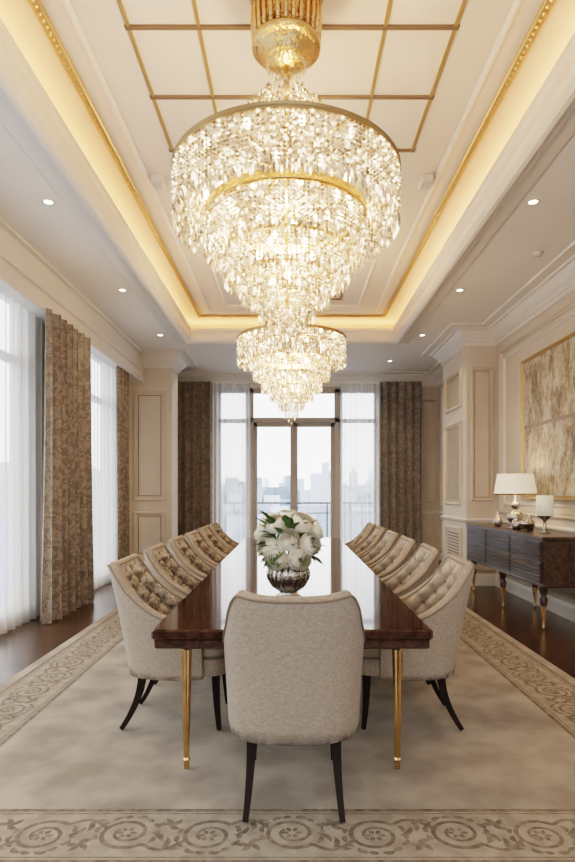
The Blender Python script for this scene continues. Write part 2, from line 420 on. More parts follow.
# ------------------------------------------------------------------ windows
for wi,(y0,y1,nm) in enumerate(((0.6,6.1,4),(7.0,9.0,2))):
    b=MB(); xa,xb=-2.95,-2.87
    b.bbox(xa,xb,y0,y1,0.08,0.16,M_frame); b.bbox(xa,xb,y0,y1,3.30,3.38,M_frame); b.bbox(xa,xb,y0,y1,2.68,2.76,M_frame)
    for k in range(nm+1):
        yy=y0+(y1-y0)*k/nm; ya=min(max(yy-0.04,y0),y1-0.08); b.bbox(xa,xb,ya,ya+0.08,0.08,3.38,M_frame)
    b.add([(-2.91,y0,0.1),(-2.91,y1,0.1),(-2.91,y1,3.35),(-2.91,y0,3.35)],[(0,1,2,3)],M_glass)
    b.make('window_%d'%(wi+1))
b=MB()  # frame of the window added behind the camera for fill light
for X in (-2.2,-0.75,0.67,2.12): b.bbox(X,X+0.08,-1.65,-1.57,0.4,3.1,M_frame)
b.bbox(-2.2,2.2,-1.65,-1.57,0.4,0.48,M_frame); b.bbox(-2.2,2.2,-1.65,-1.57,3.02,3.1,M_frame)
b.make('window_4')
ya,yb=11.53,11.62
for nm,(x0,x1) in (('window_3',(-1.5,-0.865)),('window_5',(0.945,1.72))):
    b=MB()
    b.bbox(x0,x1,ya,yb,0,0.10,M_frame); b.bbox(x0,x1,ya,yb,3.34,3.42,M_frame); b.bbox(x0,x1,ya,yb,2.74,2.82,M_frame)
    b.bbox(x0,x0+0.07,ya,yb,0,3.42,M_frame); b.bbox(x1-0.07,x1,ya,yb,0,3.42,M_frame)
    b.add([(x0,11.58,0.1),(x1,11.58,0.1),(x1,11.58,3.34),(x0,11.58,3.34)],[(0,1,2,3)],M_glass)
    b.make(nm)
b=MB()
x0,x1=-0.86,0.94; xc=0.04
b.bbox(x0,x0+0.09,ya-0.03,yb,0,3.42,M_frame); b.bbox(x1-0.09,x1,ya-0.03,yb,0,3.42,M_frame)
b.bbox(x0,x1,ya-0.03,yb,3.33,3.42,M_frame); b.bbox(x0,x1,ya-0.03,yb,2.74,2.84,M_frame)
for (a,c) in ((x0+0.09,xc),(xc,x1-0.09)):
    b.bbox(a,a+0.075,ya,yb,0.0,2.74,M_frame); b.bbox(c-0.075,c,ya,yb,0,2.74,M_frame)
    b.bbox(a,c,ya,yb,0,0.14,M_frame); b.bbox(a,c,ya,yb,2.66,2.74,M_frame)
b.add([(x0,11.58,0.1),(x1,11.58,0.1),(x1,11.58,3.34),(x0,11.58,3.34)],[(0,1,2,3)],M_glass)
for sx in (-0.04,0.04):
    b.tube([(xc+sx,ya,1.05),(xc+sx,ya-0.05,1.05),(xc+sx*2.6,ya-0.055,1.05)],0.01,M_silver,6)
b.make('door_1')
b=MB()
b.box(-3.2,3.2,11.75,13.2,-0.25,-0.06,M_plastic)
b.make('balcony_floor')
b=MB()
b.bbox(-3.2,3.2,13.08,13.14,1.08,1.12,M_rail,0.005); b.bbox(-3.2,3.2,13.09,13.13,0.02,0.05,M_rail,0.005)
b.bbox(-3.2,3.2,13.09,13.13,0.86,0.88,M_rail,0.005)
b.add([(-3.2,13.11,0.05),(3.2,13.11,0.05),(3.2,13.11,0.86),(-3.2,13.11,0.86)],[(0,1,2,3)],M_glass)
x=-3.2
while x<=3.2:
    b.box(x-0.014,x+0.014,13.10,13.128,-0.06,1.09,M_rail); x+=0.8
b.make('balcony_railing')
cc=[(0.20,0.25,0.31),(0.34,0.37,0.41),(0.27,0.33,0.41),(0.46,0.50,0.56),(0.58,0.62,0.67),(0.48,0.54,0.62),(0.66,0.71,0.78),(0.74,0.78,0.84)]  # facade colours; the paler ones have distance haze mixed in
cm=[pmat('city_hazed_facade_%d'%i,c,0.9) for i,c in enumerate(cc)]
b=MB(); rnd=random.Random(3)
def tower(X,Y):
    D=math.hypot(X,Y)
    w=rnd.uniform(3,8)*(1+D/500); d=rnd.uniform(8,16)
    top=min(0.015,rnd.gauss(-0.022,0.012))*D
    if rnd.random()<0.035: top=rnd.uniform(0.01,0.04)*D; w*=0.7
    k=rnd.choice((0,1,2,3,4)) if D<260 else (rnd.choice((3,4,5)) if D<520 else rnd.choice((5,6,7)))  # farther towers get paler albedo, painting the air haze into the colour
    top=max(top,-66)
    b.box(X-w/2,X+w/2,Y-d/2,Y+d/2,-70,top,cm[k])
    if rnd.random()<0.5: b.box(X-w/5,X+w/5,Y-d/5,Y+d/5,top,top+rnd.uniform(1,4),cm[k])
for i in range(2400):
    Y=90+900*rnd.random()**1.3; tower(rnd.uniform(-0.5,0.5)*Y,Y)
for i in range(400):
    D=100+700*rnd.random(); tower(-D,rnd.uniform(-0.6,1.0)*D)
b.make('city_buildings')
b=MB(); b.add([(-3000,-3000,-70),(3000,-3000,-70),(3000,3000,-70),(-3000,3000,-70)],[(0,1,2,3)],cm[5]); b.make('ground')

# ------------------------------------------------------------------ curtains
def curtain(name, ax, c, a0, a1, z0, z1, mat, fold, amp, seed, nu_per=12, flare=0.0):
    rr=random.Random(seed); L=a1-a0; nf=max(2,int(L/fold)); ph=[rr.uniform(-0.5,0.5) for _ in range(nf+2)]; am=[rr.uniform(0.65,1.15) for _ in range(nf+2)]
    def fn(u,v):
        t=u*nf; k=int(t); fr=t-k
        A=am[k]*(1-fr)+am[k+1]*fr; p=ph[k]*(1-fr)+ph[k+1]*fr
        wob=p*0.8*(1-v)+0.15*sin(3*v+k)
        off=amp*A*sin(2*pi*t+wob)*(0.75+0.35*(1-v))
        along=a0+L*u + (u-0.5)*flare*(1-v)**2 + fold*0.12*sin(4*pi*t+wob)
        z=z0+(z1-z0)*v
        return (c+off,along,z) if ax=='y' else (along,c+off,z)
    b=MB(); b.grid(fn,nf*nu_per,14,mat); return b.make(name)
curtain('curtain','y',-2.50,5.84,7.10,0.02,3.22,M_drape,0.17,0.085,1,flare=0.14)
curtain('curtain.001','y',-2.60,8.50,9.15,0.02,3.22,M_drape,0.15,0.05,2)
curtain('curtain.002','x',11.20,-2.50,-1.55,0.02,3.5,M_drape,0.155,0.065,3)
curtain('curtain.003','x',11.20,1.72,2.52,0.02,3.5,M_drape,0.155,0.065,4)
curtain('sheer_curtain','y',-2.72,0.2,6.3,0.02,3.22,M_sheer,0.15,0.035,5)
curtain('sheer_curtain.001','y',-2.70,6.75,9.1,0.02,3.22,M_sheer,0.13,0.03,6)
curtain('sheer_curtain.002','x',11.36,-1.62,-0.82,0.02,3.5,M_sheer,0.10,0.03,7)
curtain('sheer_curtain.003','x',11.36,0.95,1.80,0.02,3.5,M_sheer,0.10,0.03,8)

# ------------------------------------------------------------------ rug
b=MB(); RX=2.03; RY0,RY1=2.0,8.3
b.bbox(-RX,RX,RY0,RY1,0.0,0.012,M_rug,0.004)
zb=0.0130
def ring(b,o1,o2,z,mat):
    a=[(-RX+o1,RY0+o1*0.85),(RX-o1,RY0+o1*0.85),(RX-o1,RY1-o1),(-RX+o1,RY1-o1)]
    c=[(-RX+o2,RY0+o2*0.85),(RX-o2,RY0+o2*0.85),(RX-o2,RY1-o2),(-RX+o2,RY1-o2)]
    V=[(x,y,z) for x,y in a]+[(x,y,z) for x,y in c]
    b.add(V,[(k,(k+1)%4,4+(k+1)%4,4+k) for k in range(4)],mat)
ring(b,0.08,0.50,zb,M_rugb)
ring(b,0.08,0.105,zb+0.0004,M_rugs); ring(b,0.118,0.126,zb+0.0004,M_rugs)
ring(b,0.475,0.50,zb+0.0004,M_rugs); ring(b,0.455,0.463,zb+0.0004,M_rugs)
zc=[zb+0.0005]
def ribbon(b,pts,wd,mat):
    zc[0]+=0.0000006; z=zc[0]
    V=[];F=[];n=len(pts)
    for i,(x,y) in enumerate(pts):
        p=pts[max(i-1,0)]; q=pts[min(i+1,n-1)]; dx,dy=q[0]-p[0],q[1]-p[1]; l=math.hypot(dx,dy) or 1
        w=wd[i]/2; V.append((x-dy/l*w,y+dx/l*w,z)); V.append((x+dy/l*w,y-dx/l*w,z))
    for i in range(n-1): F.append((2*i,2*i+1,2*i+3,2*i+2))
    b.add(V,F,mat)
def petal2(T,cx,cy,an,ln,wid,curl=0.0):
    pts=[];wd=[]
    for i in range(7):
        t=i/6; aa=an+curl*t; px=cx+ln*t*cos(aa); py=max(-0.15,min(0.15,cy+ln*t*sin(aa)))
        pts.append(T(px,py)); wd.append(wid*sin(pi*min(t*0.9+0.08,1))+0.001)
    ribbon(b,pts,wd,M_rugs)
def motif(T,sg):
    # one period of a running rinceau: S-stem curling into a leafy spiral with a rosette
    n=34; Tm=lambda x,y:T(x,sg*y)
    pts=[];wd=[]
    for i in range(n):
        t=i/(n-1); a=-pi*0.75+t*3.0*pi; r=0.112*(1-t*0.66)
        pts.append(Tm(0.0-r*cos(a), 0.01+r*sin(a)*0.98)); wd.append(0.020*(1-t*0.35))
    ribbon(b,pts,wd,M_rugs)
    pts=[];wd=[]
    for i in range(12):
        t=i/11; pts.append(Tm(0.078+0.16*t, -0.07+0.05*sin(pi*t)*-1+0.03*t)); wd.append(0.018)
    ribbon(b,pts,wd,M_rugs)
    for q in range(6):                       # rosette
        a=2*pi*q/6; petal2(Tm,0.012*cos(a),0.01+0.012*sin(a),a,0.030,0.018)
    for q in range(10):                      # acanthus leaves on the outside of the scroll
        a=-0.4+q*0.42; r=0.112
        petal2(Tm,-r*cos(a),0.01+r*sin(a),pi-a-0.7,0.048 if q%2 else 0.034,0.022,-0.9)
    for (cx,cy,an,ln) in ((0.16,-0.09,0.9,0.07),(0.17,-0.08,-0.9,0.06),(0.15,-0.05,1.7,0.08),(0.16,0.07,0.2,0.06),(0.16,0.07,1.5,0.05),(0.16,0.07,2.7,0.05),(0.16,0.07,-1.2,0.06)):
        petal2(Tm,cx,cy,an,ln,0.024,0.6)
co=0.29; nx=11
for i in range(nx):
    cx=-1.62+ i*(3.24/(nx-1)); sg=1 if i%2 else -1
    motif(lambda x,y,cx=cx:(cx+x,RY0+co*0.85+y*0.92),sg); motif(lambda x,y,cx=cx:(cx+x,RY1-co+y),sg)
ny=17
for i in range(ny):
    cy=RY0+0.58+i*((RY1-RY0-1.2)/(ny-1)); sg=1 if i%2 else -1
    motif(lambda x,y,cy=cy:(-RX+co+y,cy+x),sg); motif(lambda x,y,cy=cy:(RX-co-y,cy+x),sg)
b.make('area_rug')
RZ=0.021

# ------------------------------------------------------------------ table
TX,TY0,TY1=0.605,2.46,7.45
b=MB()
b.bbox(-TX,TX,TY0,TY1,0.715,0.76,M_table,0.008)
b.bbox(-TX+0.012,TX-0.012,TY0+0.012,TY1-0.012,0.675,0.716,M_table,0.005)
for X in (-0.5,0.5):
    b.bbox(X-0.015,X+0.015,2.72,TY1-0.3,0.60,0.676,M_table,0.004)
for Y in (2.76,TY1-0.32): b.bbox(-0.5,0.5,Y-0.015,Y+0.015,0.60,0.676,M_table,0.004)
for X in (-0.51,0.51):
    for Y in (2.78,TY1-0.34,4.95):
        n=20; loops=[]
        for (z,r) in ((0.675,0.030),(0.655,0.030),(0.65,0.026),(0.62,0.026),(0.61,0.029),(0.60,0.024),(0.3,0.018),(0.07,0.0125),(0.06,0.017),(0.05,0.012),(0.014,0.012)):
            loops.append([(X+r*(1+(0.09 if k%2 else -0.04))*cos(2*pi*k/n),Y+r*(1+(0.09 if k%2 else -0.04))*sin(2*pi*k/n),z) for k in range(n)])
        b.stack(loops[::-1],M_gold,False)
b.make('dining_table')

# ------------------------------------------------------------------ chair
def build_chair(name,M_in):
    b=MB(); sp=lambda c,p: (abs(c)**p)*(1 if c>=0 else -1)
    TH=radians(112)
    def top(th):
        a=abs(th)/TH
        if a<0.33: return 0.925+0.02*(a/0.33)**2
        t=(a-0.33)/0.67; s=1-(1-t)**1.75
        k=min(1,t/0.25)
        return 0.945-0.335*s*(0.30+0.70*k)
    def pos(th,off,z):
        a=0.290-off; bb=0.305-off; k=max(0,(z-0.3)/0.62)
        x=a*sp(sin(th),0.70); y=-bb*sp(cos(th),0.70)
        x*=1+0.11*k
        y-=0.105*k**1.25*max(0,min(1,(cos(th)+0.15)*1.2))+ (0.01*k)
        return x,y
    T=0.048
    nu=120; nout=10; ninn=44
    rows=[]
    ths=[-TH+2*TH*i/nu for i in range(nu+1)]; arc=[0.0]
    for i in range(1,nu+1):
        p=pos(ths[i-1],T,0.6); q=pos(ths[i],T,0.6); arc.append(arc[-1]+math.hypot(p[0]-q[0],p[1]-q[1]))
    mid_=arc[nu//2]; arc=[a-mid_ for a in arc]
    CU,CV_=0.058,0.070
    for i in range(nu+1):
        th=ths[i]; H=top(th); row=[]
        for j in range(nout+1):
            z=0.30+(H-0.03-0.30)*j/nout; x,y=pos(th,0.006*(1 if j==0 else 0),z); row.append((x,y,z))
        for j in range(1,8):
            a=pi*j/8; x,y=pos(th,T/2-T/2*cos(a),H-0.03); row.append((x,y,H-0.03+0.028*sin(a)))
        for j in range(ninn+1):
            z=(H-0.03)+(0.40-(H-0.03))*j/ninn
            uu=arc[i]/CU; vv=z/CV_
            pa,pb=(uu+vv)*0.5,(uu-vv)*0.5
            fade=min(1,j/4)*min(1,(TH-abs(th))/0.12)
            pil=(abs(sin(pi*pa))*abs(sin(pi*pb)))**0.5
            off=T+(0.042*pil-0.016)*fade
            x,y=pos(th,off,z); row.append((x,y,z))
        rows.append(row)
    w=len(rows[0]); V=[p for r in rows for p in r]
    Fo=[];Fi=[]
    for i in range(nu):
        for j in range(w-1):
            f=(i*w+j,i*w+j+1,(i+1)*w+j+1,(i+1)*w+j)
            (Fo if j<nout+7 else Fi).append(f)
        Fo.append((i*w+w-1,i*w,(i+1)*w,(i+1)*w+w-1))
    o=len(b.v); b.v.extend(V)
    for FF,mt in ((Fo,M_linen),(Fi,M_in)):
        k=b.mi(mt)
        for f in FF: b.f.append([q+o for q in f]); b.m.append(k); b.s.append(True)
    b.add(rows[0],[tuple(range(w))],M_linen); b.add(rows[-1],[tuple(reversed(range(w)))],M_linen)
    for off_ in (-0.002,T-0.001):
        pts=[]
        for i in range(0,nu+1,2):
            th=ths[i]; z=top(th)-0.022; x,y=pos(th,off_,z); pts.append((x,y,z))
        b.tube(pts,0.0048,M_pipe,6)
    for sgn in (-1,1):
        pts=[]
        for j in range(12):
            z=0.31+(top(TH)-0.02-0.31)*j/11; x,y=pos(sgn*TH,-0.001,z); pts.append((x,y,z))
        b.tube(pts,0.0048,M_pipe,6)
    def th_at(s):
        for i in range(nu):
            if arc[i]<=s<=arc[i+1]: return ths[i]+(ths[i+1]-ths[i])*(s-arc[i])/(arc[i+1]-arc[i])
        return None
    for uu in range(-12,13):
        for vv in range(7,14):
            if (uu+vv)%2: continue
            th=th_at(uu*CU); z=vv*CV_
            if th is None or abs(th)>TH-0.12 or z<0.52 or z>top(th)-0.075: continue
            x,y=pos(th,T-0.010,z); b.lathe([(0.001,z-0.011),(0.008,z-0.008),(0.011,z),(0.008,z+0.008),(0.001,z+0.011)],M_pipe,x,y,n=7)
    def rr(hx,y0,y1,r,z,n=6):
        P=[]
        for (cx,cy,a0) in ((hx-r,y1-r,0),(-hx+r,y1-r,pi/2),(-hx+r,y0+r,pi),(hx-r,y0+r,1.5*pi)):
            for k in range(n+1):
                a=a0+pi/2*k/n; P.append((cx+r*cos(a),cy+r*sin(a),z))
        return P
    b.stack([rr(0.258,-0.235,0.285,0.10,0.315),rr(0.267,-0.24,0.293,0.10,0.325),rr(0.269,-0.24,0.295,0.10,0.405),rr(0.261,-0.235,0.288,0.10,0.415)],M_linen)
    L=[]
    for (ins,z) in ((0.012,0.412),(0.0,0.425),(-0.006,0.445),(0.0,0.468),(0.015,0.485),(0.05,0.497),(0.09,0.505)):
        L.append(rr(0.264-ins,-0.23+ins,0.30-ins,0.105,z))
    b.stack(L,M_linen)
    P=rr(0.2715,-0.24,0.3,0.10,0.413); b.tube(P,0.005,M_pipe,6,closed=True)
    for sx in (-1,1):
        pts=[];rd=[]
        for k in range(10):
            t=k/9; pts.append((sx*(0.178+0.018*t*t),-0.20-0.115*t**2.0,0.33-(0.33)*t)); rd.append(0.030*(1-t)+0.0165*t)
        b.tube(pts,rd,M_dark,4,smooth=False,up=(0,1,0.2))
        pts=[];rd=[]
        for k in range(6):
            t=k/5; pts.append((sx*(0.19+0.008*t),0.215+0.02*t*t,0.33-0.33*t)); rd.append(0.030*(1-t)+0.0165*t)
        b.tube(pts,rd,M_dark,4,smooth=False,up=(0,1,0.2))
    return b.make(name)
ch=build_chair('dining_chair',M_velvet); ch.location=(0.008,2.63,RZ)
chR=build_chair('dining_chair.001',M_velvetp)
k=2
for i in range(6):
    Y=3.42+i*0.765
    inst(ch,'dining_chair.%03d'%k,(-0.64,Y,RZ),(0,0,-pi/2+random.uniform(-0.03,0.03))); k+=1
    rz=pi/2+random.uniform(-0.03,0.03)
    if i==0: chR.location=(0.64,Y,RZ); chR.rotation_euler=(0,0,rz)
    else: inst(chR,'dining_chair.%03d'%k,(0.64,Y,RZ),(0,0,rz)); k+=1

# ------------------------------------------------------------------ vase + flowers
vx,vy,vz=-0.02,3.14,0.76
b=MB()
b.lathe([(0.001,0),(0.085,0.0),(0.088,0.012),(0.07,0.022),(0.045,0.04),(0.05,0.052),(0.085,0.08),(0.108,0.12),(0.112,0.15),(0.10,0.185),(0.088,0.20),(0.095,0.215),(0.105,0.222),(0.10,0.224),(0.085,0.205)],M_silver,n=40)
for kk in range(20):
    a=2*pi*kk/20; b.tube([(0.052*cos(a),0.052*sin(a),0.055),(0.088*cos(a),0.088*sin(a),0.08),(0.112*cos(a),0.112*sin(a),0.12),(0.116*cos(a),0.116*sin(a),0.15),(0.102*cos(a),0.102*sin(a),0.185)],0.006,M_silver,5)
b.lathe([(0.001,0.20),(0.09,0.20)],M_leaf,n=20)
vase=b.make('flower_vase',(vx,vy,vz+0.001))
b=MB(); rf=random.Random(11)
def bloom(b,c,d,R):
    q=Vector(d).normalized().to_track_quat('Z','Y'); M=Matrix.Translation(c)@q.to_matrix().to_4x4()
    lay=[(0.30,0.10,3,1.25),(0.46,0.22,4,1.0),(0.62,0.36,5,0.85),(0.78,0.52,6,0.75),(0.92,0.72,7,0.68),(1.02,0.98,8,0.6)]
    for li,(r,opn,n,w) in enumerate(lay):
        for k in range(n):
            ang=2*pi*(k+0.5*(li%2))/n+rf.uniform(-0.2,0.2); rr_=R*r*rf.uniform(0.96,1.05); oo=opn*rf.uniform(0.9,1.15); ww=w*1.12
            def fn(u,v):
                s_=(u-0.5)*2; ph=-pi/2+ (pi*0.5+ pi*0.5*(0.80-oo*0.55))*v
                wl=ww*(sin(pi*(0.10+0.62*v))**0.6)
                a=ang+s_*wl
                rad=rr_*cos(ph)*(1-0.06*s_*s_)+R*0.10*oo*v**4
                z=rr_*sin(ph)*0.95-0.05*R*s_*s_*v
                return M@Vector((rad*cos(a),rad*sin(a),z+R*0.1))
            b.grid(fn,6,7,M_white)
bl=[((0.0,-0.12,0.335),(0.05,-0.9,0.45)),((-0.11,-0.08,0.30),(-0.6,-0.75,0.35)),((0.112,-0.08,0.31),(0.6,-0.75,0.35)),
    ((-0.068,-0.07,0.415),(-0.35,-0.6,0.7)),((0.07,-0.06,0.425),(0.35,-0.55,0.75)),((0,0.04,0.45),(0,-0.2,1)),
    ((-0.14,0.03,0.375),(-0.85,-0.1,0.5)),((0.142,0.04,0.38),(0.85,-0.1,0.5)),((0.0,0.14,0.37),(0,0.8,0.6)),((0.055,-0.125,0.24),(0.35,-0.9,0.0)),((-0.058,-0.12,0.24),(-0.35,-0.9,0.0)),
    ((-0.11,0.1,0.42),(-0.6,0.2,0.8)),((0.11,0.11,0.42),(0.6,0.2,0.8))]
for c,d in bl:
    R=rf.uniform(0.052,0.062)
    bloom(b,Vector(c),d,R)
    b.tube([tuple(Vector(c)-Vector(d).normalized()*R*0.7),(c[0]*0.4,c[1]*0.4,0.25),(c[0]*0.2,c[1]*0.2,0.19)],0.004,M_leaf,5)
for k in range(80):
    a=rf.uniform(0,2*pi); el=rf.uniform(-0.2,1.2); base=Vector((0.09*cos(a),0.09*sin(a),0.24+0.14*max(0,el)))
    dr=Vector((cos(a)*cos(el),sin(a)*cos(el),sin(el))); Ln=rf.uniform(0.08,0.135); sd=dr.cross(Vector((0,0,1))).normalized(); up=sd.cross(dr)
    def fn(u,v,base=base,dr=dr,Ln=Ln,sd=sd,up=up):
        w=0.022*sin(pi*min(1,v*0.96+0.02))*(u-0.5)*2
        return base+dr*Ln*v+sd*w+up*(-0.04*v*v+abs(w)*0.4)
    b.grid(fn,4,6,M_leaf)
fl=b.make('flower_bouquet',(0,0,0)); fl.parent=vase

# ------------------------------------------------------------------ chandeliers
def build_chandelier():
    b=MB(); rc=random.Random(5)
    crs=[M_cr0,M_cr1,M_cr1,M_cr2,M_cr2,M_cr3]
    def strand(a,r,z0,ln,bs,drop):
        x,y=r*cos(a),r*sin(a); step=bs*2.2
        n=max(1,int((ln-drop*2)/step)); z=z0
        for i in range(n):
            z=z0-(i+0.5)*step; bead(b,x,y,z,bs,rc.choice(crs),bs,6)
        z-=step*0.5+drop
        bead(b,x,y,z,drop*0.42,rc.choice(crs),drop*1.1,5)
    def tier(r,z0,ln,sp,bs,drop,jit=0.0):
        n=int(2*pi*r/sp)
        for k in range(n):
            strand(2*pi*k/n,r,z0,ln*(1+(jit if k%2 else -jit)),bs,drop)
    def band(r,z0,h,t,mat=M_gold):
        b.lathe([(r,z0),(r+t,z0),(r+t*1.6,z0+h*0.2),(r+t,z0+h*0.35),(r+t,z0+h*0.7),(r+t*1.6,z0+h*0.85),(r+t,z0+h),(r,z0+h)],mat,n=72)
        b.lathe([(r,z0+h),(r,z0)],mat,n=72)
    band(0.575,2.985,0.03,0.012,M_goldsat)
    tier(0.585,2.99,0.275,0.0235,0.009,0.021,0.05)
    tier(0.565,2.985,0.25,0.027,0.009,0.021,0.05)
    tier(0.535,2.98,0.235,0.030,0.009,0.021,0.05)
    tier(0.50,2.97,0.215,0.032,0.009,0.021,0.05)
    tier(0.46,2.96,0.19,0.034,0.009,0.021,0.05)
    band(0.405,2.775,0.05,0.012)
    tier(0.414,2.775,0.225,0.0225,0.009,0.02,0.05)
    tier(0.388,2.775,0.225,0.027,0.009,0.02,0.05)
    tier(0.355,2.76,0.21,0.03,0.009,0.02,0.05)
    band(0.318,2.60,0.014,0.008)
    tier(0.327,2.60,0.165,0.022,0.0085,0.02,0.05)
    tier(0.300,2.60,0.17,0.026,0.0085,0.02,0.05)
    tier(0.265,2.58,0.17,0.03,0.0085,0.02,0.05)
    band(0.222,2.48,0.012,0.008)
    tier(0.231,2.48,0.145,0.022,0.0085,0.018,0.05)
    tier(0.205,2.48,0.155,0.026,0.0085,0.018,0.05)
    tier(0.175,2.47,0.155,0.028,0.0085,0.018,0.05)
    band(0.135,2.385,0.010,0.006)
    tier(0.142,2.385,0.155,0.022,0.0085,0.018,0.05)
    tier(0.112,2.385,0.165,0.026,0.0085,0.018,0.05)
    tier(0.070,2.35,0.20,0.022,0.0085,0.018,0.05)
    tier(0.035,2.31,0.20,0.03,0.0085,0.018,0.05)
    bead(b,0,0,2.085,0.022,M_cr1,0.03,8)
    for k in range(12):
        a=2*pi*k/12; c,s_=cos(a),sin(a)
        b.tube([(0.02*c,0.02*s_,3.05),(0.3*c,0.3*s_,3.03),(0.575*c,0.575*s_,2.995)],0.006,M_gold,5)
        b.tube([(0.02*c,0.02*s_,2.83),(0.41*c,0.41*s_,2.79)],0.005,M_gold,5)
    b.lathe([(0.012,2.32),(0.012,3.62)],M_gold,n=12)
    b.lathe([(0.012,3.0),(0.05,3.02),(0.06,3.06),(0.03,3.10),(0.02,3.16),(0.035,3.2),(0.05,3.24),(0.02,3.28)],M_goldorn,n=24)
    b.lathe([(0.012,3.44),(0.03,3.45),(0.035,3.47),(0.015,3.49),(0.013,3.52),(0.028,3.535),(0.013,3.55)],M_goldorn,n=24)
    b.lathe([(0.001,3.575),(0.03,3.58),(0.06,3.59),(0.10,3.61),(0.115,3.625),(0.12,3.645),(0.14,3.655),(0.145,3.67),(0.155,3.675),(0.18,3.68),(0.182,3.70),(0.17,3.71),(0.17,3.94),(0.185,3.95),(0.20,3.965),(0.20,3.98),(0.21,3.998)],M_goldorn,n=48)
    for k in range(28):
        a=2*pi*k/28; b.tube([(0.172*cos(a),0.172*sin(a),3.71),(0.178*cos(a),0.178*sin(a),3.83),(0.172*cos(a),0.172*sin(a),3.94)],0.011,M_goldorn,6)
    for k in range(26):
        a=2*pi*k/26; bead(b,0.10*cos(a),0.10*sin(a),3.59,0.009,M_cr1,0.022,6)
    for lay,(r0,h,out,nn) in enumerate(((0.04,0.34,0.13,16),(0.05,0.26,0.20,20),(0.06,0.16,0.25,22))):
        for k in range(nn):
            a=2*pi*(k+0.5*lay)/nn
            for q in range(14):
                t=(q+1)/14; r=r0+out*t**1.3; z=3.10+h*sin(t*pi*0.75)
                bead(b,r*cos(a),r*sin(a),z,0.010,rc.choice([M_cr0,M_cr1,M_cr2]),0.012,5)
    for (r,z,n) in ((0.48,3.01,12),(0.30,2.84,8),(0.34,2.93,10),(0.15,2.62,5),(0.08,2.47,3)):
        for k in range(n):
            a=2*pi*(k+0.3)/n; x,y=r*cos(a),r*sin(a)
            b.lathe([(0.001,z-0.03),(0.012,z-0.024),(0.017,z-0.008),(0.013,z+0.01),(0.008,z+0.02)],M_bulb,x,y,n=8)
    return b.make('crystal_chandelier')
CY1,CY2=3.03,6.25
cd=build_chandelier(); cd.location=(-0.03,CY1,0)
cd2=inst(cd,'crystal_chandelier.001',(-0.005,CY2,0))
def light(name,typ,loc,energy,col,rot=(0,0,0),parent=None,**kw):
    l=bpy.data.lights.new(name,typ); l.energy=energy; l.color=col
    for k_,v_ in kw.items(): setattr(l,k_,v_)
    o=bpy.data.objects.new(name,l); COL.objects.link(o); o.location=loc; o.rotation_euler=rot
    if parent: o.parent=parent
    return o
WARM=(1.0,0.73,0.46)
for c in (cd,cd2):
    light('chandelier_lamp','POINT',(0,0,2.88),50,WARM,parent=c,shadow_soft_size=0.10)
    light('chandelier_lamp_low','POINT',(0,0,2.62),21,WARM,parent=c,shadow_soft_size=0.06)
    light('chandelier_lamp_up','POINT',(0,0,3.40),9,WARM,parent=c,shadow_soft_size=0.05)

CV=(1.0,0.48,0.17)
for sx in (-1,1):
    l=light('cove_led_strip','AREA',(sx*1.74,4.55,3.80),30,CV,rot=(pi,0,0),shape='RECTANGLE',size=0.05,size_y=8.9)
light('cove_led_strip','AREA',(0,8.98,3.80),12,CV,rot=(pi,0,0),shape='RECTANGLE',size=3.3,size_y=0.05)

dl=[]
for X in (-1.97,1.95):
    for Y in (0.6,2.6,4.65,6.68,8.6,10.3): dl.append((X*(1 if Y<10 else 0.9),Y))
dl+=[(-0.9,9.9),(0.9,9.9)]
b=MB()
for (X,Y) in dl:
    b.lathe([(0.050,ZC),(0.050,ZC-0.006),(0.036,ZC-0.008),(0.034,ZC-0.004)],M_trim,X,Y,n=24)
    b.lathe([(0.0,ZC-0.005),(0.034,ZC-0.005)],M_down,X,Y,n=24)
b.make('recessed_downlights')
for (X,Y) in dl:
    light('downlight_spot','SPOT',(X,Y,ZC-0.02),18,(1.0,0.82,0.60),spot_size=radians(110),spot_blend=0.8,shadow_soft_size=0.04)
b=MB(); b.lathe([(0.001,ZC-0.03),(0.04,ZC-0.028),(0.05,ZC-0.01),(0.055,ZC)],M_plastic,2.42,5.65,n=24); b.make('smoke_detector')

# ------------------------------------------------------------------ sideboard
b=MB(); sx0,sx1,sy0,sy1=2.40,2.90,5.5,7.9
b.bbox(sx0+0.01,sx1,sy0+0.01,sy1-0.01,0.45,0.885,M_side,0.005)
b.bbox(sx0-0.01,sx1,sy0-0.01,sy1+0.01,0.885,0.92,M_side,0.008)
b.bbox(sx0,sx1,sy0,sy1,0.43,0.455,M_side,0.005)
ncol=3; cw=(sy1-sy0-0.06)/ncol
for c in range(ncol):
    for r in range(2):
        y0=sy0+0.03+c*cw+0.008; y1=y0+cw-0.016; z0=0.465+r*0.208; z1=z0+0.200
        b.bbox(sx0-0.006,sx0+0.012,y0,y1,z0,z1,M_side,0.003)
        for q in range(5):
            zz=z0+0.014+q*0.037; b.bbox(sx0-0.014,sx0,y0+0.008,y1-0.008,zz,zz+0.027,M_side,0.006)
        b.tube([(sx0-0.018,(y0+y1)/2-0.05,z1-0.035),(sx0-0.03,(y0+y1)/2-0.045,z1-0.035),(sx0-0.03,(y0+y1)/2+0.045,z1-0.035),(sx0-0.018,(y0+y1)/2+0.05,z1-0.035)],0.005,M_gold,6)
for X in (sx0+0.06,sx1-0.07):
    for Y in (5.62,6.7,7.78):
        b.lathe([(0.001,0.0),(0.012,0.0),(0.02,0.012),(0.014,0.035),(0.017,0.12),(0.030,0.24)],M_gold,X,Y,n=18)
        b.lathe([(0.030,0.24),(0.038,0.30),(0.026,0.325),(0.022,0.34),(0.036,0.36),(0.04,0.40),(0.04,0.43)],M_side,X,Y,n=18)
b.make('sideboard')

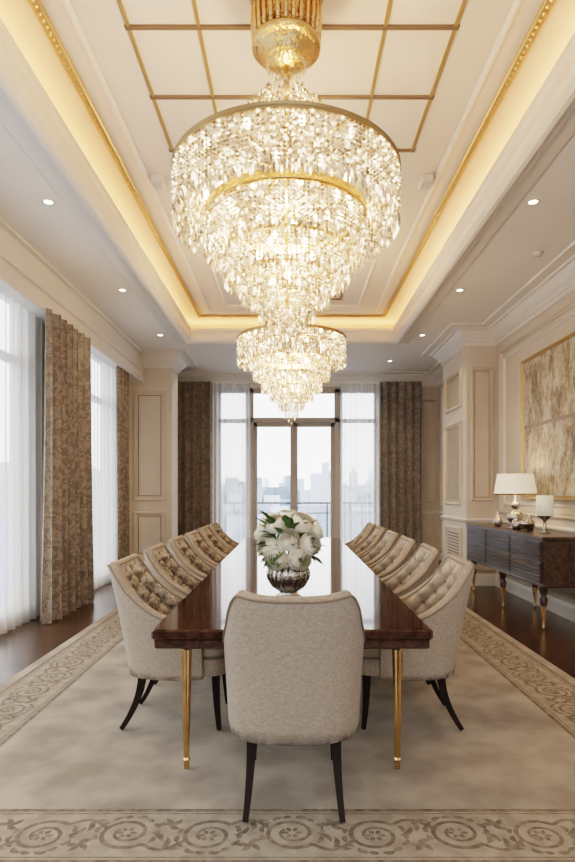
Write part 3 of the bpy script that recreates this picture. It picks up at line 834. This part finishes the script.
b=MB()
b.lathe([(0.001,0),(0.09,0),(0.095,0.012),(0.08,0.022),(0.03,0.03),(0.025,0.045),(0.05,0.065),(0.085,0.10),(0.095,0.14),(0.08,0.18),(0.04,0.21),(0.025,0.22),(0.035,0.24),(0.055,0.265),(0.055,0.29),(0.03,0.315),(0.014,0.33),(0.012,0.46)],M_silver,n=32)
b.lathe([(0.24,0.40),(0.20,0.64)],M_shade,n=48); b.lathe([(0.196,0.64),(0.236,0.40)],M_shade,n=48)
b.lathe([(0.238,0.395),(0.245,0.40),(0.243,0.412)],M_gold,n=48)
b.make('table_lamp',(2.62,6.75,0.921))
light('table_lamp_bulb','POINT',(2.62,6.75,0.921+0.48),4,WARM,shadow_soft_size=0.04)
b=MB()
b.lathe([(0.001,0),(0.06,0),(0.062,0.01),(0.02,0.02),(0.015,0.12),(0.03,0.14),(0.075,0.17),(0.08,0.18)],M_silver,n=28)
b.lathe([(0.001,0.18),(0.085,0.18),(0.085,0.39),(0.08,0.395),(0.001,0.39)],M_candle,n=28)
b.tube([(0,0,0.39),(0,0,0.405)],0.002,M_dark,5)
b.make('candle_holder',(2.66,6.05,0.921))
b=MB()
b.lathe([(0.001,0),(0.04,0),(0.03,0.015),(0.05,0.03),(0.085,0.07),(0.095,0.10),(0.09,0.10),(0.07,0.06),(0.001,0.04)],M_silver,n=28)
for k in range(7):
    a=2*pi*k/7; b.lathe([(0.001,0.06),(0.02,0.068),(0.028,0.088),(0.02,0.108),(0.001,0.115)],M_silver,0.05*cos(a),0.05*sin(a),n=12)
b.make('silver_bowl',(2.58,6.33,0.921))
b=MB(); b.lathe([(0.001,0),(0.035,0),(0.05,0.03),(0.058,0.07),(0.045,0.11),(0.025,0.125),(0.032,0.135),(0.02,0.15),(0.008,0.16),(0.012,0.175),(0.001,0.185)],M_silver,n=28)
j=b.make('lidded_jar',(2.56,7.15,0.921))
inst(j,'lidded_jar.001',(2.68,6.48,0.921))
inst(j,'lidded_jar.002',(2.54,6.50,0.921))

b=MB(); ax=XR-0.035
ay0,ay1,az0,az1=5.35,7.2,1.27,2.98
b.box(ax-0.02,XR-0.003,ay0,ay1,az0,az1,M_bronze)
b.wframe((ax-0.02,0,0),(0,1,0),(-1,0,0),ay0-0.01,ay1+0.01,az0-0.01,az1+0.01,M_goldsat,0.045,0.035)
mid=(az0+az1)/2+0.02
b.wpanel((ax-0.02,0,0),(0,1,0),(-1,0,0),ay0+0.035,ay1-0.035,az0+0.035,mid-0.02,M_art,0.006)
b.wpanel((ax-0.02,0,0),(0,1,0),(-1,0,0),ay0+0.035,ay1-0.035,mid+0.02,az1-0.035,M_art,0.006)
b.make('framed_artwork')

# ------------------------------------------------------------------ world
w=bpy.data.worlds.new('World'); scene.world=w; w.use_nodes=True
N=w.node_tree.nodes; L=w.node_tree.links; bg=N['Background']
tc=N.new('ShaderNodeTexCoord'); sp=N.new('ShaderNodeSeparateXYZ'); r=N.new('ShaderNodeValToRGB')
L.new(tc.outputs['Generated'],sp.inputs[0]); L.new(sp.outputs['Z'],r.inputs['Fac']); L.new(r.outputs['Color'],bg.inputs['Color'])
e=r.color_ramp.elements; e[0].position=0.0; e[0].color=(0.97,0.96,0.94,1); e[1].position=0.6; e[1].color=(0.86,0.92,1.0,1)
bg.inputs['Strength'].default_value=3.2

# ------------------------------------------------------------------ camera
cam=bpy.data.cameras.new('camera'); co_=bpy.data.objects.new('camera',cam); COL.objects.link(co_)
co_.location=(0,0,1.35); co_.rotation_euler=(pi/2,0,0)
cam.sensor_width=36; cam.lens=575/862*36; cam.shift_y=61/862; cam.shift_x=-4.5/862; cam.clip_end=5000; cam.clip_start=0.05
scene.camera=co_
